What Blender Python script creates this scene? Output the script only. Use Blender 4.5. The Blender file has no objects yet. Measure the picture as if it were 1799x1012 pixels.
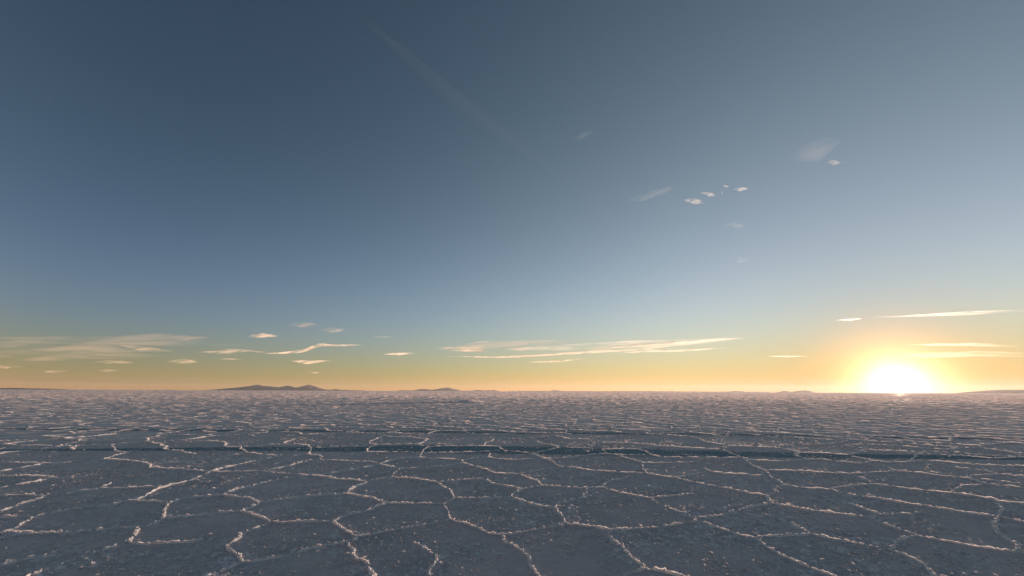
import bpy, math, random
import numpy as np
from mathutils import Matrix, Vector
from mathutils.geometry import delaunay_2d_cdt

S = bpy.context.scene
COL = S.collection
random.seed(7)
RNG = np.random.default_rng(7)

# ------------------------------------------------------------------ camera
F = 720.0                                  # focal length in photograph pixels (1799 wide)
PITCH = math.atan(181.5 / F)
ROLL = math.atan(7.0 / 1799.0)
CAMH = 1.6
fw = np.array([0, math.cos(PITCH), math.sin(PITCH)])
r0 = np.array([1.0, 0, 0]); u0 = np.array([0, -math.sin(PITCH), math.cos(PITCH)])
rt = math.cos(ROLL) * r0 + math.sin(ROLL) * u0
up = -math.sin(ROLL) * r0 + math.cos(ROLL) * u0
cam = bpy.data.cameras.new('camera')
camo = bpy.data.objects.new('camera', cam); COL.objects.link(camo); S.camera = camo
cam.sensor_width = 36.0
cam.lens = F / 1799.0 * 36.0
cam.clip_start = 0.05; cam.clip_end = 200000.0
m = Matrix.Identity(4)
for i in range(3):
    m[i][0] = rt[i]; m[i][1] = up[i]; m[i][2] = -fw[i]
m[2][3] = CAMH
camo.matrix_world = m


def ray(px, py):
    d = fw * F + rt * (px - 899.5) - up * (py - 506.0)
    return d / np.linalg.norm(d)


def ground(px, py):                        # where a sight line meets the flat
    d = ray(px, py); t = CAMH / -d[2]
    return (d[0] * t, d[1] * t)


def project(x, y, z=0.0):
    v = np.stack([x, y, np.zeros_like(x) + z - CAMH], -1)
    dz = v @ fw
    return 899.5 + F * (v @ rt) / dz, 506.0 - F * (v @ up) / dz, dz


# ------------------------------------------------------------------ sky and sun
SUN = ray(1578, 679)
SUN_EL = math.asin(SUN[2]); SUN_AZ = math.atan2(SUN[0], SUN[1])
world = bpy.data.worlds.new('World'); S.world = world; world.use_nodes = True
wt = world.node_tree; N = wt.nodes; L = wt.links


def wmath(op, a, b=None, clamp=False):
    n = N.new('ShaderNodeMath'); n.operation = op; n.use_clamp = clamp
    for k, v in enumerate((a, b)):
        if v is None: continue
        if isinstance(v, (int, float)): n.inputs[k].default_value = v
        else: L.new(v, n.inputs[k])
    return n.outputs[0]


sky = N.new('ShaderNodeTexSky'); sky.sky_type = 'NISHITA'; sky.sun_disc = False
sky.sun_elevation = math.radians(1.6); sky.sun_rotation = SUN_AZ
sky.altitude = 3600; sky.dust_density = 1.5; sky.air_density = 1.0; sky.ozone_density = 1.5
sep = N.new('ShaderNodeSeparateColor'); L.new(sky.outputs[0], sep.inputs[0])
tc = N.new('ShaderNodeTexCoord')
sx = N.new('ShaderNodeSeparateXYZ'); L.new(tc.outputs['Generated'], sx.inputs[0])
cx = N.new('ShaderNodeCombineXYZ'); L.new(sx.outputs[0], cx.inputs[0]); L.new(sx.outputs[1], cx.inputs[1])
L.new(wmath('MAXIMUM', sx.outputs[2], 0.006), cx.inputs[2]); L.new(cx.outputs[0], sky.inputs[0])
el = wmath('MULTIPLY', wmath('ARCSINE', wmath('MAXIMUM', sx.outputs[2], 0.0)), 57.2958)
dot = N.new('ShaderNodeVectorMath'); dot.operation = 'DOT_PRODUCT'
L.new(tc.outputs['Generated'], dot.inputs[0]); dot.inputs[1].default_value = tuple(SUN)
cosg = dot.outputs['Value']; cosc = wmath('ADD', wmath('MULTIPLY', wmath('SQRT', wmath('ADD', wmath('MULTIPLY', cosg, cosg), 0.06)), 0.9), wmath('MULTIPLY', cosg, 0.1))  # Rayleigh: forward and back alike
gam = wmath('ADD', wmath('MULTIPLY', wmath('ARCCOSINE', wmath('MINIMUM', cosg, 1.0)), 57.2958), wmath('MULTIPLY', el, 0.22))
e3 = wmath('EXPONENT', wmath('MULTIPLY', el, -1 / 4.0))
e12 = wmath('EXPONENT', wmath('MULTIPLY', el, -1 / 30.0))
e10 = wmath('EXPONENT', wmath('MULTIPLY', el, -1 / 10.0))
cos3 = wmath('POWER', wmath('MAXIMUM', cosg, 0.0), 3.0)
COEF = [
    (-6.9445, -1.4104, 0.6608, 1.8913, -0.2097, 3.0445, 1.7603),
    (-5.5819, -1.0806, 0.455, 1.5523, -1.2803, 2.6237, 1.5924),
    (-5.4122, -1.3486, 0.5417, 1.2507, -3.6754, 2.4221, 2.213)
]
OFF = (0.15, 0.15, 0.15)
ROSE = (0.75, 0.28, 0.05)                  # the rosy glow opposite the low sun
back = wmath('MULTIPLY', wmath('MAXIMUM', wmath('MULTIPLY', cosg, -1.0), 0.0), e12)
AUR = [(8.5, 2.1, 0.10, 7.0), (7.0, 1.65, 0.0, 7.0), (5.5, 1.35, 0.0, 9.0)]
BG = 0.15                                  # scale at which the colour fit was made
EXPO = 2 ** -0.7
comb = N.new('ShaderNodeCombineColor')
for ch in range(3):
    a, g1, g3, b, c3, c12, c10 = COEF[ch]
    ln = wmath('LOGARITHM', wmath('ADD', wmath('MULTIPLY', sep.outputs[1], BG), OFF[ch]), math.e)
    t = wmath('ADD', wmath('MULTIPLY', ln, g1), wmath('MULTIPLY', cos3, g3))
    t = wmath('ADD', t, wmath('MULTIPLY', cosc, b))
    t = wmath('ADD', t, wmath('MULTIPLY', e3, c3))
    t = wmath('ADD', t, wmath('MULTIPLY', e12, c12))
    t = wmath('ADD', t, wmath('MULTIPLY', e10, c10))
    t = wmath('ADD', t, wmath('MULTIPLY', back, ROSE[ch]))
    t = wmath('EXPONENT', wmath('ADD', t, a))
    k1, s1, k2, s2 = AUR[ch]
    t = wmath('ADD', t, wmath('MULTIPLY', wmath('EXPONENT', wmath('MULTIPLY', gam, -1 / s1)), k1))
    t = wmath('ADD', t, wmath('MULTIPLY', wmath('EXPONENT', wmath('MULTIPLY', gam, -1 / s2)), k2))
    L.new(wmath('MULTIPLY', t, 1 / BG), comb.inputs[ch])
bg = N['Background']; L.new(comb.outputs[0], bg.inputs[0]); bg.inputs[1].default_value = BG * EXPO
world.cycles.sampling_method = 'MANUAL'; world.cycles.sample_map_resolution = 2048

sl = bpy.data.lights.new('sun', 'SUN'); so = bpy.data.objects.new('sun', sl); COL.objects.link(so)
sl.energy = 5.0; sl.angle = math.radians(0.5); sl.color = (1.0, 0.72, 0.54)
so.rotation_euler = Vector(SUN).to_track_quat('Z', 'Y').to_euler()
S.view_settings.view_transform = 'Standard'; S.view_settings.look = 'None'
S.view_settings.exposure = 0.7; S.view_settings.gamma = 1.0
S.view_settings.use_curve_mapping = False
S.cycles.use_denoising = True
S.cycles.volume_bounces = 6
S.cycles.transparent_max_bounces = 40
S.cycles.sample_clamp_indirect = 4.0


# ------------------------------------------------------------------ helpers
def hsh(ix, iy, seed):
    h = (ix.astype(np.int64) * 374761393 + iy.astype(np.int64) * 668265263 + seed * 974634777) & 0xffffffff
    h = ((h ^ (h >> 13)) * 1274126177) & 0xffffffff
    h = (h ^ (h >> 16)) & 0xffffffff
    return h / 4294967295.0


def noise(x, y, s, seed=0):                # value noise, -1 .. 1
    x = np.asarray(x, float) / s + 1000.5 + seed * 3.7; y = np.asarray(y, float) / s + 1000.5
    ix = np.floor(x); iy = np.floor(y); fx = x - ix; fy = y - iy
    fx = fx * fx * (3 - 2 * fx); fy = fy * fy * (3 - 2 * fy)
    a = hsh(ix, iy, seed); b = hsh(ix + 1, iy, seed); c = hsh(ix, iy + 1, seed); d = hsh(ix + 1, iy + 1, seed)
    return 2 * ((a * (1 - fx) + b * fx) * (1 - fy) + (c * (1 - fx) + d * fx) * fy) - 1


def mesh(name, V, Fc, mat, parent=None, smooth=True, attrs=None, mat2=None, idx=None):
    V = np.asarray(V, np.float32); Fc = np.asarray(Fc, np.int32)
    me = bpy.data.meshes.new(name)
    k = Fc.shape[1]
    me.vertices.add(len(V)); me.vertices.foreach_set('co', V.ravel())
    me.loops.add(Fc.size); me.loops.foreach_set('vertex_index', Fc.ravel())
    me.polygons.add(len(Fc)); me.polygons.foreach_set('loop_start', np.arange(len(Fc), dtype=np.int32) * k)
    if attrs:
        for nm, arr in attrs.items():
            at = me.attributes.new(nm, 'FLOAT', 'POINT'); at.data.foreach_set('value', np.asarray(arr, np.float32))
    me.update(calc_edges=True)
    if smooth: me.polygons.foreach_set('use_smooth', np.ones(len(Fc), bool))
    if mat: me.materials.append(mat)
    if mat2:
        me.materials.append(mat2); me.polygons.foreach_set('material_index', np.asarray(idx, np.int32))
    o = bpy.data.objects.new(name, me); COL.objects.link(o)
    if parent: o.parent = parent
    return o


def material(name):
    mt = bpy.data.materials.new(name); mt.use_nodes = True
    nt = mt.node_tree; nt.nodes.clear()
    out = nt.nodes.new('ShaderNodeOutputMaterial')
    return mt, nt, out


def nd(nt, kind, **kw):
    n = nt.nodes.new(kind)
    for k, v in kw.items():
        if k.startswith('i_'): n.inputs[k[2:].replace('_', ' ')].default_value = v
        else: setattr(n, k, v)
    return n


def ramp(nt, src, stops):
    r = nt.nodes.new('ShaderNodeValToRGB')
    e = r.color_ramp.elements
    while len(e) < len(stops): e.new(0.5)
    for k, (p, c) in enumerate(stops):
        e[k].position = p; e[k].color = c if len(c) == 4 else (*c, 1)
    nt.links.new(src, r.inputs[0]); return r.outputs[0]


# ------------------------------------------------------------------ materials
def salt_material(name, near=True):
    mt, nt, out = material(name); ln = nt.links.new
    p = nd(nt, 'ShaderNodeBsdfPrincipled'); p.inputs['Roughness'].default_value = 0.9 if near else 0.75
    p.inputs['Specular IOR Level'].default_value = 0.12 if near else 0.6
    p.inputs['Sheen Weight'].default_value = 0.25; p.inputs['Sheen Roughness'].default_value = 0.5
    geo = nd(nt, 'ShaderNodeNewGeometry')
    big = nd(nt, 'ShaderNodeTexNoise', i_Scale=0.35, i_Detail=5.0); ln(geo.outputs['Position'], big.inputs['Vector'])
    patch = nd(nt, 'ShaderNodeTexNoise', i_Scale=1.6, i_Detail=4.0); ln(geo.outputs['Position'], patch.inputs['Vector'])
    fine = nd(nt, 'ShaderNodeTexNoise', i_Scale=34.0, i_Detail=4.0, i_Roughness=0.7); ln(geo.outputs['Position'], fine.inputs['Vector'])
    base = ramp(nt, big.outputs[0], [(0.35, (0.62, 0.545, 0.535)), (0.5, (0.685, 0.58, 0.57)), (0.66, (0.76, 0.62, 0.605))])
    pc = ramp(nt, patch.outputs[0], [(0.3, (0.84, 0.85, 0.87)), (0.7, (1.12, 1.09, 1.07))])
    mul = nd(nt, 'ShaderNodeMix', data_type='RGBA', blend_type='MULTIPLY'); mul.inputs[0].default_value = 1.0
    ln(base, mul.inputs[6]); ln(pc, mul.inputs[7])
    mx = nd(nt, 'ShaderNodeMix', data_type='RGBA')
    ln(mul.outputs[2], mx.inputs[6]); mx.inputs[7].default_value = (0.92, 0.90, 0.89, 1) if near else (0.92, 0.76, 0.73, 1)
    if near:
        at = nd(nt, 'ShaderNodeAttribute', attribute_name='crest')
        add = nd(nt, 'ShaderNodeMath', operation='MULTIPLY_ADD'); ln(fine.outputs[0], add.inputs[0])
        add.inputs[1].default_value = 1.5; add.inputs[2].default_value = -0.75
        ad2 = nd(nt, 'ShaderNodeMath', operation='ADD'); ln(add.outputs[0], ad2.inputs[0]); ln(at.outputs['Fac'], ad2.inputs[1])
        fac = ramp(nt, ad2.outputs[0], [(0.38, (0, 0, 0)), (0.64, (1, 1, 1))])
        ln(fac, mx.inputs[0])
        bp = nd(nt, 'ShaderNodeBump', i_Strength=0.8, i_Distance=0.009)
        f2 = nd(nt, 'ShaderNodeTexNoise', i_Scale=42.0, i_Detail=6.0, i_Roughness=0.7); ln(geo.outputs['Position'], f2.inputs['Vector'])
        ln(f2.outputs[0], bp.inputs['Height']); ln(bp.outputs[0], p.inputs['Normal'])
    else:
        # pink of grazing sun on far crests, put into the colour by distance
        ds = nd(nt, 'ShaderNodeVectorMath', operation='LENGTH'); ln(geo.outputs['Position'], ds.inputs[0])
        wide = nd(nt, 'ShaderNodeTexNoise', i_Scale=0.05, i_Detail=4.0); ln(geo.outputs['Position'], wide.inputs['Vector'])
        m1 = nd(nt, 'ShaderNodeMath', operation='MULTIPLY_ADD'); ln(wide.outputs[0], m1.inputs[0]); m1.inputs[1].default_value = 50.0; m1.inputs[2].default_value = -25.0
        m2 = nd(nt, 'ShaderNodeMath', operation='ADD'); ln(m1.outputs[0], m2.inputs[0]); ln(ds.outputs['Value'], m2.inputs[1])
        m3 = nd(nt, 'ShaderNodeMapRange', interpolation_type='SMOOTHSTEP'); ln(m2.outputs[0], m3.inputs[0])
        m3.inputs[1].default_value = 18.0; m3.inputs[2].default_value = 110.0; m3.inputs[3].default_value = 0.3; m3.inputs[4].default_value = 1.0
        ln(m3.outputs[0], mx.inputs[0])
    ln(mx.outputs[2], p.inputs['Base Color'])
    ln(p.outputs[0], out.inputs[0])
    return mt


def ridge_material(name, trans):
    mt, nt, out = material(name); ln = nt.links.new
    p = nd(nt, 'ShaderNodeBsdfPrincipled'); p.inputs['Roughness'].default_value = 0.6
    p.inputs['Specular IOR Level'].default_value = 0.3
    p.inputs['Subsurface Weight'].default_value = 0.0
    geo = nd(nt, 'ShaderNodeNewGeometry')
    f = nd(nt, 'ShaderNodeTexNoise', i_Scale=45.0, i_Detail=5.0, i_Roughness=0.7); ln(geo.outputs['Position'], f.inputs['Vector'])
    tint = (1.0, 0.87, 0.85) if name.startswith('trans') else (1.0, 0.95, 0.95)   # pink horizon glow tinted into the far crust colour
    ln(ramp(nt, f.outputs[0], [(q_, tuple(v_ * t_ for t_ in tint)) for q_, v_ in ((0.3, .74), (0.5, .90), (0.75, .95))]), p.inputs['Base Color'])
    bp = nd(nt, 'ShaderNodeBump', i_Strength=0.8, i_Distance=0.01); ln(f.outputs[0], bp.inputs['Height'])
    ln(bp.outputs[0], p.inputs['Normal'])
    if trans == 0:                         # solid crystal: light soaks through it
        p.inputs['Subsurface Weight'].default_value = 0.5
        p.inputs['Subsurface Radius'].default_value = (1.0, 0.85, 0.75)
        p.inputs['Subsurface Scale'].default_value = 0.03
        ln(p.outputs[0], out.inputs[0])
    else:                                  # thin upturned flakes
        tr = nd(nt, 'ShaderNodeBsdfTranslucent'); tr.inputs[0].default_value = (0.93, 0.79, 0.76, 1) if name.startswith('trans') else (0.95, 0.86, 0.86, 1)
        ms = nd(nt, 'ShaderNodeMixShader'); ms.inputs[0].default_value = trans
        ln(p.outputs[0], ms.inputs[1]); ln(tr.outputs[0], ms.inputs[2]); ln(ms.outputs[0], out.inputs[0])
    return mt


def shade_band_material():  # dark teal colour standing in for the shaded side of low swells
    mt, nt, out = material('painted_shade_teal'); ln = nt.links.new
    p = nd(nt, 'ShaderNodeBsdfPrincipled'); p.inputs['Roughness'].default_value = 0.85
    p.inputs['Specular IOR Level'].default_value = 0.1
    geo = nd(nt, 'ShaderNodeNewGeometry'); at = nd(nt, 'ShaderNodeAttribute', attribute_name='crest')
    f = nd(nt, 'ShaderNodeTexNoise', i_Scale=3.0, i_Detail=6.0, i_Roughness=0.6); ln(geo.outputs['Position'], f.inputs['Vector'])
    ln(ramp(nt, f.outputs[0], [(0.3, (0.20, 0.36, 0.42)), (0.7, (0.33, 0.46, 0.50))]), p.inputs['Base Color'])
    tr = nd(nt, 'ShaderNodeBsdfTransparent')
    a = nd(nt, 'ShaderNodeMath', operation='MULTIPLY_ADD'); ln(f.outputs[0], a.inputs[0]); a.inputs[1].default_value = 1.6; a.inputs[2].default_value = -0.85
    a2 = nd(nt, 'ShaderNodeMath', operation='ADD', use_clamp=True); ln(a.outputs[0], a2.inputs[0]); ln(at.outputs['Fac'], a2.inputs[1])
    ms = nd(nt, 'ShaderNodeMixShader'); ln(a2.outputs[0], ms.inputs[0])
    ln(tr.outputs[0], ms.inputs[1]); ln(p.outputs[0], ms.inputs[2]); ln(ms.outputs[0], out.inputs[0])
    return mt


def hill_material():
    mt, nt, out = material('dry_brown_hill'); ln = nt.links.new
    p = nd(nt, 'ShaderNodeBsdfPrincipled'); p.inputs['Roughness'].default_value = 0.95
    geo = nd(nt, 'ShaderNodeNewGeometry')
    f = nd(nt, 'ShaderNodeTexNoise', i_Scale=0.004, i_Detail=6.0); ln(geo.outputs['Position'], f.inputs['Vector'])
    ln(ramp(nt, f.outputs[0], [(0.3, (0.10, 0.06, 0.05)), (0.7, (0.18, 0.115, 0.09))]), p.inputs['Base Color'])
    ln(p.outputs[0], out.inputs[0]); return mt


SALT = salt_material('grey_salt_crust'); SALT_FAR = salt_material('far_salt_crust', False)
RIDGE = ridge_material('white_salt_ridge', 0); GRAIN = ridge_material('salt_grain', 0.4); FLAKE = ridge_material('salt_flake', 0.5); CRUST = ridge_material('translucent_salt_crust', 0.55); SHADE_TEAL = shade_band_material(); HILL = hill_material()

# ------------------------------------------------------------------ the ridge network
# junction to junction, traced on the flat near the viewer (sight line meets ground)
TR = """0,872 40,870 78,872
80,872 60,880 40,886 20,893 0,900
0,910 25,909 50,907 59,909
59,909 45,918 30,928 14,934 0,940
14,935 40,937 70,938 115,937 140,935 175,932 205,928 243,927
59,909 85,902 120,896 150,893 195,887 215,882 239,880
239,880 250,875 262,867 275,860 300,853 340,843 362,834 371,829
239,880 255,882 275,882 295,885
295,885 288,897 287,912
287,912 340,907 380,902 422,899
287,912 270,920 255,926 243,927
243,927 237,936 233,947 224,952
224,952 240,955 262,956 300,955 335,953 360,948
224,952 210,958 190,964 170,970 150,977 140,980
140,980 120,988 95,997 70,1005 40,1020 0,1040
140,980 157,987 162,993
0,995 30,986 50,982 80,978
0,857 32,852 62,847 85,842 100,841
0,839 40,837 75,838 100,841 130,838
0,829 30,824 70,817 82,815
15,813 82,815 95,815 125,812
195,849 176,858
176,858 220,858 270,856 290,856
108,870 135,864 165,862 176,860
295,885 310,879 325,876 355,873 388,870
388,870 410,862 450,852 490,843 520,839 545,836
388,870 420,874 440,876 450,881 458,884
458,884 480,880 510,876 550,872 580,870 608,868
458,884 445,891 430,896 422,899
422,899 435,901 450,906 465,913 474,917
474,917 500,918 530,917 560,917 583,918
474,917 460,925 440,932 425,939 418,948 402,957 398,961
398,961 405,968 418,975 425,986 427,990
427,990 445,988 465,983 490,979 510,976 525,973 535,967 560,962 590,957 612,953
427,990 412,995 395,1003 375,1010 350,1020 310,1032
583,918 590,915 608,907 620,903 640,899 655,894 679,885
679,885 655,876 630,872 608,868
608,868 615,861 628,855 640,851 645,846
679,885 700,885 740,885 780,885
780,885 783,892 789,902 791,908 790,914
780,885 790,880 798,876
798,876 792,864 782,857 772,851 770,848
798,876 840,876 870,874 896,873
790,914 770,918 745,923 730,925 700,931 660,938 640,942 628,943
790,914 805,917 820,921 835,927 848,933 860,939 880,940
583,918 600,928 615,936 628,943
628,943 625,950 612,953
612,953 610,958 620,966 617,974 630,981 643,988 648,998 652,1008 660,1024
880,940 905,938 930,934 950,930 975,926 992,920
880,940 890,953 900,958 920,970 928,980 932,992 940,1003 952,1020
896,873 920,881 945,889 960,891 975,892
975,892 982,900 988,908 991,916 992,920
992,920 1025,924 1045,927 1075,932
1075,932 1100,931 1130,929 1160,926 1185,923 1205,919 1228,916
1075,932 1070,940 1078,950 1090,958 1100,971 1115,984 1125,993 1135,1001
1135,1001 1155,1003 1175,1008 1200,1014 1230,1024
1135,1001 1110,1006 1090,1014
727,953 742,961 755,970 768,978
768,978 765,990 757,1000 756,1018
975,892 984,884 1000,881 1025,873 1030,868 1033,858
896,873 903,866 918,860 952,854
952,854 945,846 930,841 912,833
952,854 980,855 1005,857 1020,858 1040,858 1059,857
770,848 800,845 825,843 850,842
850,842 863,848 875,852 895,855 915,859
770,848 755,846 738,843 720,841 700,840 687,838
687,838 660,843 645,846
687,838 692,832 700,827 704,824
704,824 690,821 680,819 668,816
704,824 740,822 765,820 790,818 812,814
668,815 650,811 630,811 600,810 565,808 558,806
668,816 640,822 610,827 575,832 545,836
645,846 620,844 590,842 570,838 545,836
545,836 530,834 500,832 475,830 460,828
460,828 440,829 400,830 371,829
460,828 480,825 510,818 530,812 550,808
371,829 390,823 410,819 450,810 470,806 490,802
371,829 350,828 330,826 325,824 300,824 262,822
262,822 266,817
266,817 245,812 218,809 182,807
182,807 195,803 215,798 225,796
225,796 205,794
266,817 290,814 320,812
300,792 320,792 325,796 345,799
345,808 380,804 410,800 435,796
435,796 460,799 490,801 520,801 541,799
435,796 428,791 422,789 425,786
425,786 400,786 395,784 398,779 392,777
392,777 365,775 355,775
425,786 450,785 475,782 500,781
541,799 545,793 547,789 540,783
540,783 520,781 503,781 498,778 510,775 520,771
540,783 545,787 570,787 600,785 645,785
541,799 560,801 568,803 558,806
568,803 600,799 630,797 645,795
645,795 680,795 720,795 742,796
645,795 645,791 650,786 664,782
664,782 650,780 649,776 660,772 675,767 682,765
664,782 700,781 735,781
735,781 745,784 755,785
682,768 702,768 722,768 737,771 752,772
752,772 743,777 735,781
755,785 745,790 742,796
755,785 790,784 830,784 875,785
742,796 738,802 733,804
742,796 780,796 830,795 880,792
733,804 700,807 680,811 668,815
733,804 760,805 790,807 812,809
812,809 815,814 830,819 850,824 865,830 880,833 912,833
812,809 835,805 857,804
857,804 860,799 863,797
857,804 880,807 900,809 930,807 960,807
850,784 853,778 865,774 868,771
875,785 882,790 890,793 910,794 935,797
935,797 950,803 960,807
960,807 990,805 1010,803 1040,799 1067,798
960,807 970,811 978,817 985,821
985,821 1010,822 1040,827 1070,829 1100,831 1134,832
985,821 960,824 940,828 912,833
1134,832 1134,827 1129,821 1131,814
1131,814 1115,809 1100,805 1080,799 1067,798
1067,798 1062,793 1057,790
1067,798 1100,800 1145,800
935,797 960,792 983,786
983,786 970,782 950,779 943,776
983,786 1010,787 1040,788
1057,790 1085,790 1120,789
1120,789 1140,786 1157,784
1120,790 1135,794 1145,800
1145,800 1165,804 1200,804
1157,784 1140,781 1110,779 1080,778 1060,778
976,766 985,768 1000,772 1035,772
1157,784 1190,785 1199,778
1131,814 1160,814 1200,813 1220,812
1134,832 1160,836 1200,843 1220,848 1250,854 1280,859 1325,869 1345,871
1134,832 1110,837 1090,842 1070,846 1062,851 1059,857
1059,857 1080,864 1110,870 1142,876
1142,876 1170,873 1195,871 1220,868
1142,876 1155,884 1170,891 1190,898 1203,902 1222,908
1222,908 1240,909 1260,907 1275,905 1290,899 1310,894 1330,890 1357,885
1222,908 1228,916
1357,885 1352,880 1345,871
1345,871 1355,868 1367,865 1358,860 1378,852
1228,916 1245,922 1270,931 1290,937 1310,943 1327,946
1327,946 1345,943 1370,942 1400,941 1424,939
1424,939 1410,930 1390,920
1424,939 1450,945 1480,951 1520,958 1562,967
1327,946 1345,960 1355,966 1370,975 1385,983 1410,992 1435,1002 1455,1009 1475,1020
1357,885 1385,890 1410,895 1440,899 1470,903 1500,907 1528,910
1528,910 1545,905 1580,904 1605,904 1620,900
1490,885 1510,892 1530,899 1545,904
1528,910 1545,918 1565,925 1590,934 1610,942
1610,942 1655,950 1680,954 1700,959 1740,965 1765,968 1785,971
1785,971 1810,975 1850,984
1610,942 1590,946 1575,955 1562,967
1562,967 1585,975 1605,984 1620,993 1635,1006 1650,1020
1785,971 1790,957 1775,952 1762,945 1745,925 1755,909
1378,852 1400,856 1430,859 1457,860
1457,860 1480,867 1500,871 1540,876 1580,883 1620,889 1660,895 1700,902 1755,909
1755,909 1775,913 1830,922
1755,909 1757,902 1762,893 1750,884
1457,860 1475,856 1500,854 1536,851
1536,851 1570,856 1610,861 1650,865 1672,867
1536,851 1525,845 1512,840 1505,837
1672,867 1680,860 1690,854 1720,853 1735,851
1735,851 1760,854 1810,859
1735,851 1715,845 1686,839
1672,867 1710,873 1755,882 1820,888
1378,852 1368,846 1355,839 1350,833 1342,828
1342,828 1338,837
1338,837 1300,834 1270,832 1250,829 1242,826 1238,823
1238,830 1220,834 1200,838 1180,840
1342,827 1370,827 1410,828 1450,831 1497,833
1342,827 1325,820 1315,813 1308,807 1303,804
1303,804 1290,799 1275,793 1270,790
1303,804 1270,805 1230,804 1200,804
1303,804 1320,809 1350,810 1380,811 1400,809 1420,807
1420,807 1450,808 1470,811 1500,814 1520,814 1532,810
1532,810 1515,806 1495,803
1532,810 1560,813 1590,813 1605,811 1622,809
1622,809 1670,813 1710,817 1760,819 1820,820
1497,833 1530,831 1576,828
1576,828 1570,827 1560,821 1550,818
1576,828 1620,832 1650,836 1686,839
1686,839 1720,836 1740,835 1755,834
1755,834 1799,839 1840,842
1755,834 1730,828 1710,825 1670,821
1270,790 1240,789 1157,784
1270,790 1280,784 1300,784 1335,786 1370,787 1408,796
1408,796 1395,800 1420,807
1408,796 1450,797 1490,800 1500,798 1510,795
1337,785 1330,778
1275,782 1240,777 1225,770 1210,767
1430,781 1470,779 1490,775
1510,795 1560,794 1610,798 1640,799 1700,802 1740,806 1799,804
1610,798 1608,804 1600,808"""
BOUND_PTS = [(0, 806), (180, 794), (290, 788), (350, 772), (480, 768), (700, 764), (1000, 764), (1250, 766), (1450, 772), (1500, 793), (1640, 800), (1799, 800)]
bx = [p[0] for p in BOUND_PTS]; by = [p[1] for p in BOUND_PTS]
edges = []                                  # (polyline Nx2, strength)
nodes_xy = []
for line in TR.split('\n'):
    pts = [tuple(map(float, q.split(','))) for q in line.split()]
    g = np.array([ground(*q) for q in pts])
    edges.append((g, 1.0)); nodes_xy += [g[0], g[-1]]
n_traced = len(edges)
nodes_xy = np.array(nodes_xy)

HALF = math.radians(61)
RMAX = 115.0
CELL = 1.55
seeds = []
for j in range(int(RMAX / (CELL * 0.866)) + 8):
    for i in range(-int(RMAX / CELL) - 2, int(RMAX / CELL) + 3):
        x = (i + 0.5 * (j % 2)) * CELL; y = (j - 4) * CELL * 0.866
        r = math.hypot(x, y)
        if r > RMAX or (r > 6 and abs(math.atan2(x, y)) > HALF + 0.06): continue
        seeds.append((x + random.uniform(-.48, .48) * CELL, y + random.uniform(-.48, .48) * CELL))
_, _, tris, *_ = delaunay_2d_cdt([Vector(s) for s in seeds], [], [], 0, 1e-6)
sd = np.array(seeds); T = np.array([t for t in tris])
A, B, Cc = sd[T[:, 0]], sd[T[:, 1]], sd[T[:, 2]]
D = 2 * (A[:, 0] * (B[:, 1] - Cc[:, 1]) + B[:, 0] * (Cc[:, 1] - A[:, 1]) + Cc[:, 0] * (A[:, 1] - B[:, 1]))
a2, b2, c2 = (A ** 2).sum(1), (B ** 2).sum(1), (Cc ** 2).sum(1)
CC = np.stack([(a2 * (B[:, 1] - Cc[:, 1]) + b2 * (Cc[:, 1] - A[:, 1]) + c2 * (A[:, 1] - B[:, 1])) / D,
               (a2 * (Cc[:, 0] - B[:, 0]) + b2 * (A[:, 0] - Cc[:, 0]) + c2 * (B[:, 0] - A[:, 0])) / D], 1)
em = {}
for t, tri in enumerate(T):
    for a, b in ((0, 1), (1, 2), (2, 0)):
        em.setdefault(tuple(sorted((tri[a], tri[b]))), []).append(t)


def in_traced(p, margin=0.0):
    x, y = np.array([p[0]]), np.array([p[1]])
    X, Y, dz = project(x, y)
    return dz[0] > 0.3 and -10 < X[0] < 1809 and Y[0] > np.interp(X[0], bx, by) + margin and Y[0] < 1024


for pr in em.values():
    if len(pr) != 2: continue
    p, q = CC[pr[0]], CC[pr[1]]
    ln_ = np.hypot(*(p - q)); mid = (p + q) / 2
    r = np.hypot(*mid)
    if ln_ > 3.5 or ln_ < 0.08 or r > RMAX or r < 1.2 or abs(math.atan2(mid[0], mid[1])) > HALF: continue
    if random.random() < 0.05 + max(0, (r - 45) / 75) ** 1.2: continue
    ip, iq = in_traced(p), in_traced(q)
    if ip and iq: continue
    if ip or iq or in_traced(mid):
        if in_traced(mid): continue
        inner = p if ip else q; outer = q if ip else p
        if ip or iq:
            dd = np.hypot(*(nodes_xy - inner).T); k = dd.argmin()
            if dd[k] < 0.9: inner = nodes_xy[k]
            else: inner = mid
            p, q = inner, outer
    nseg = max(2, int(ln_ / 0.35))
    t = np.linspace(0, 1, nseg + 1)
    g = p + (q - p) * t[:, None]
    nrm = np.array([-(q - p)[1], (q - p)[0]]) / max(ln_, .01)
    off = np.array([0] + [random.uniform(-.09, .09) for _ in range(nseg - 1)] + [0])
    g = g + nrm * off[:, None] * min(1, ln_)
    edges.append((g, random.choice([.7, .9, 1.1, 1.3, 1.6])))


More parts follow.
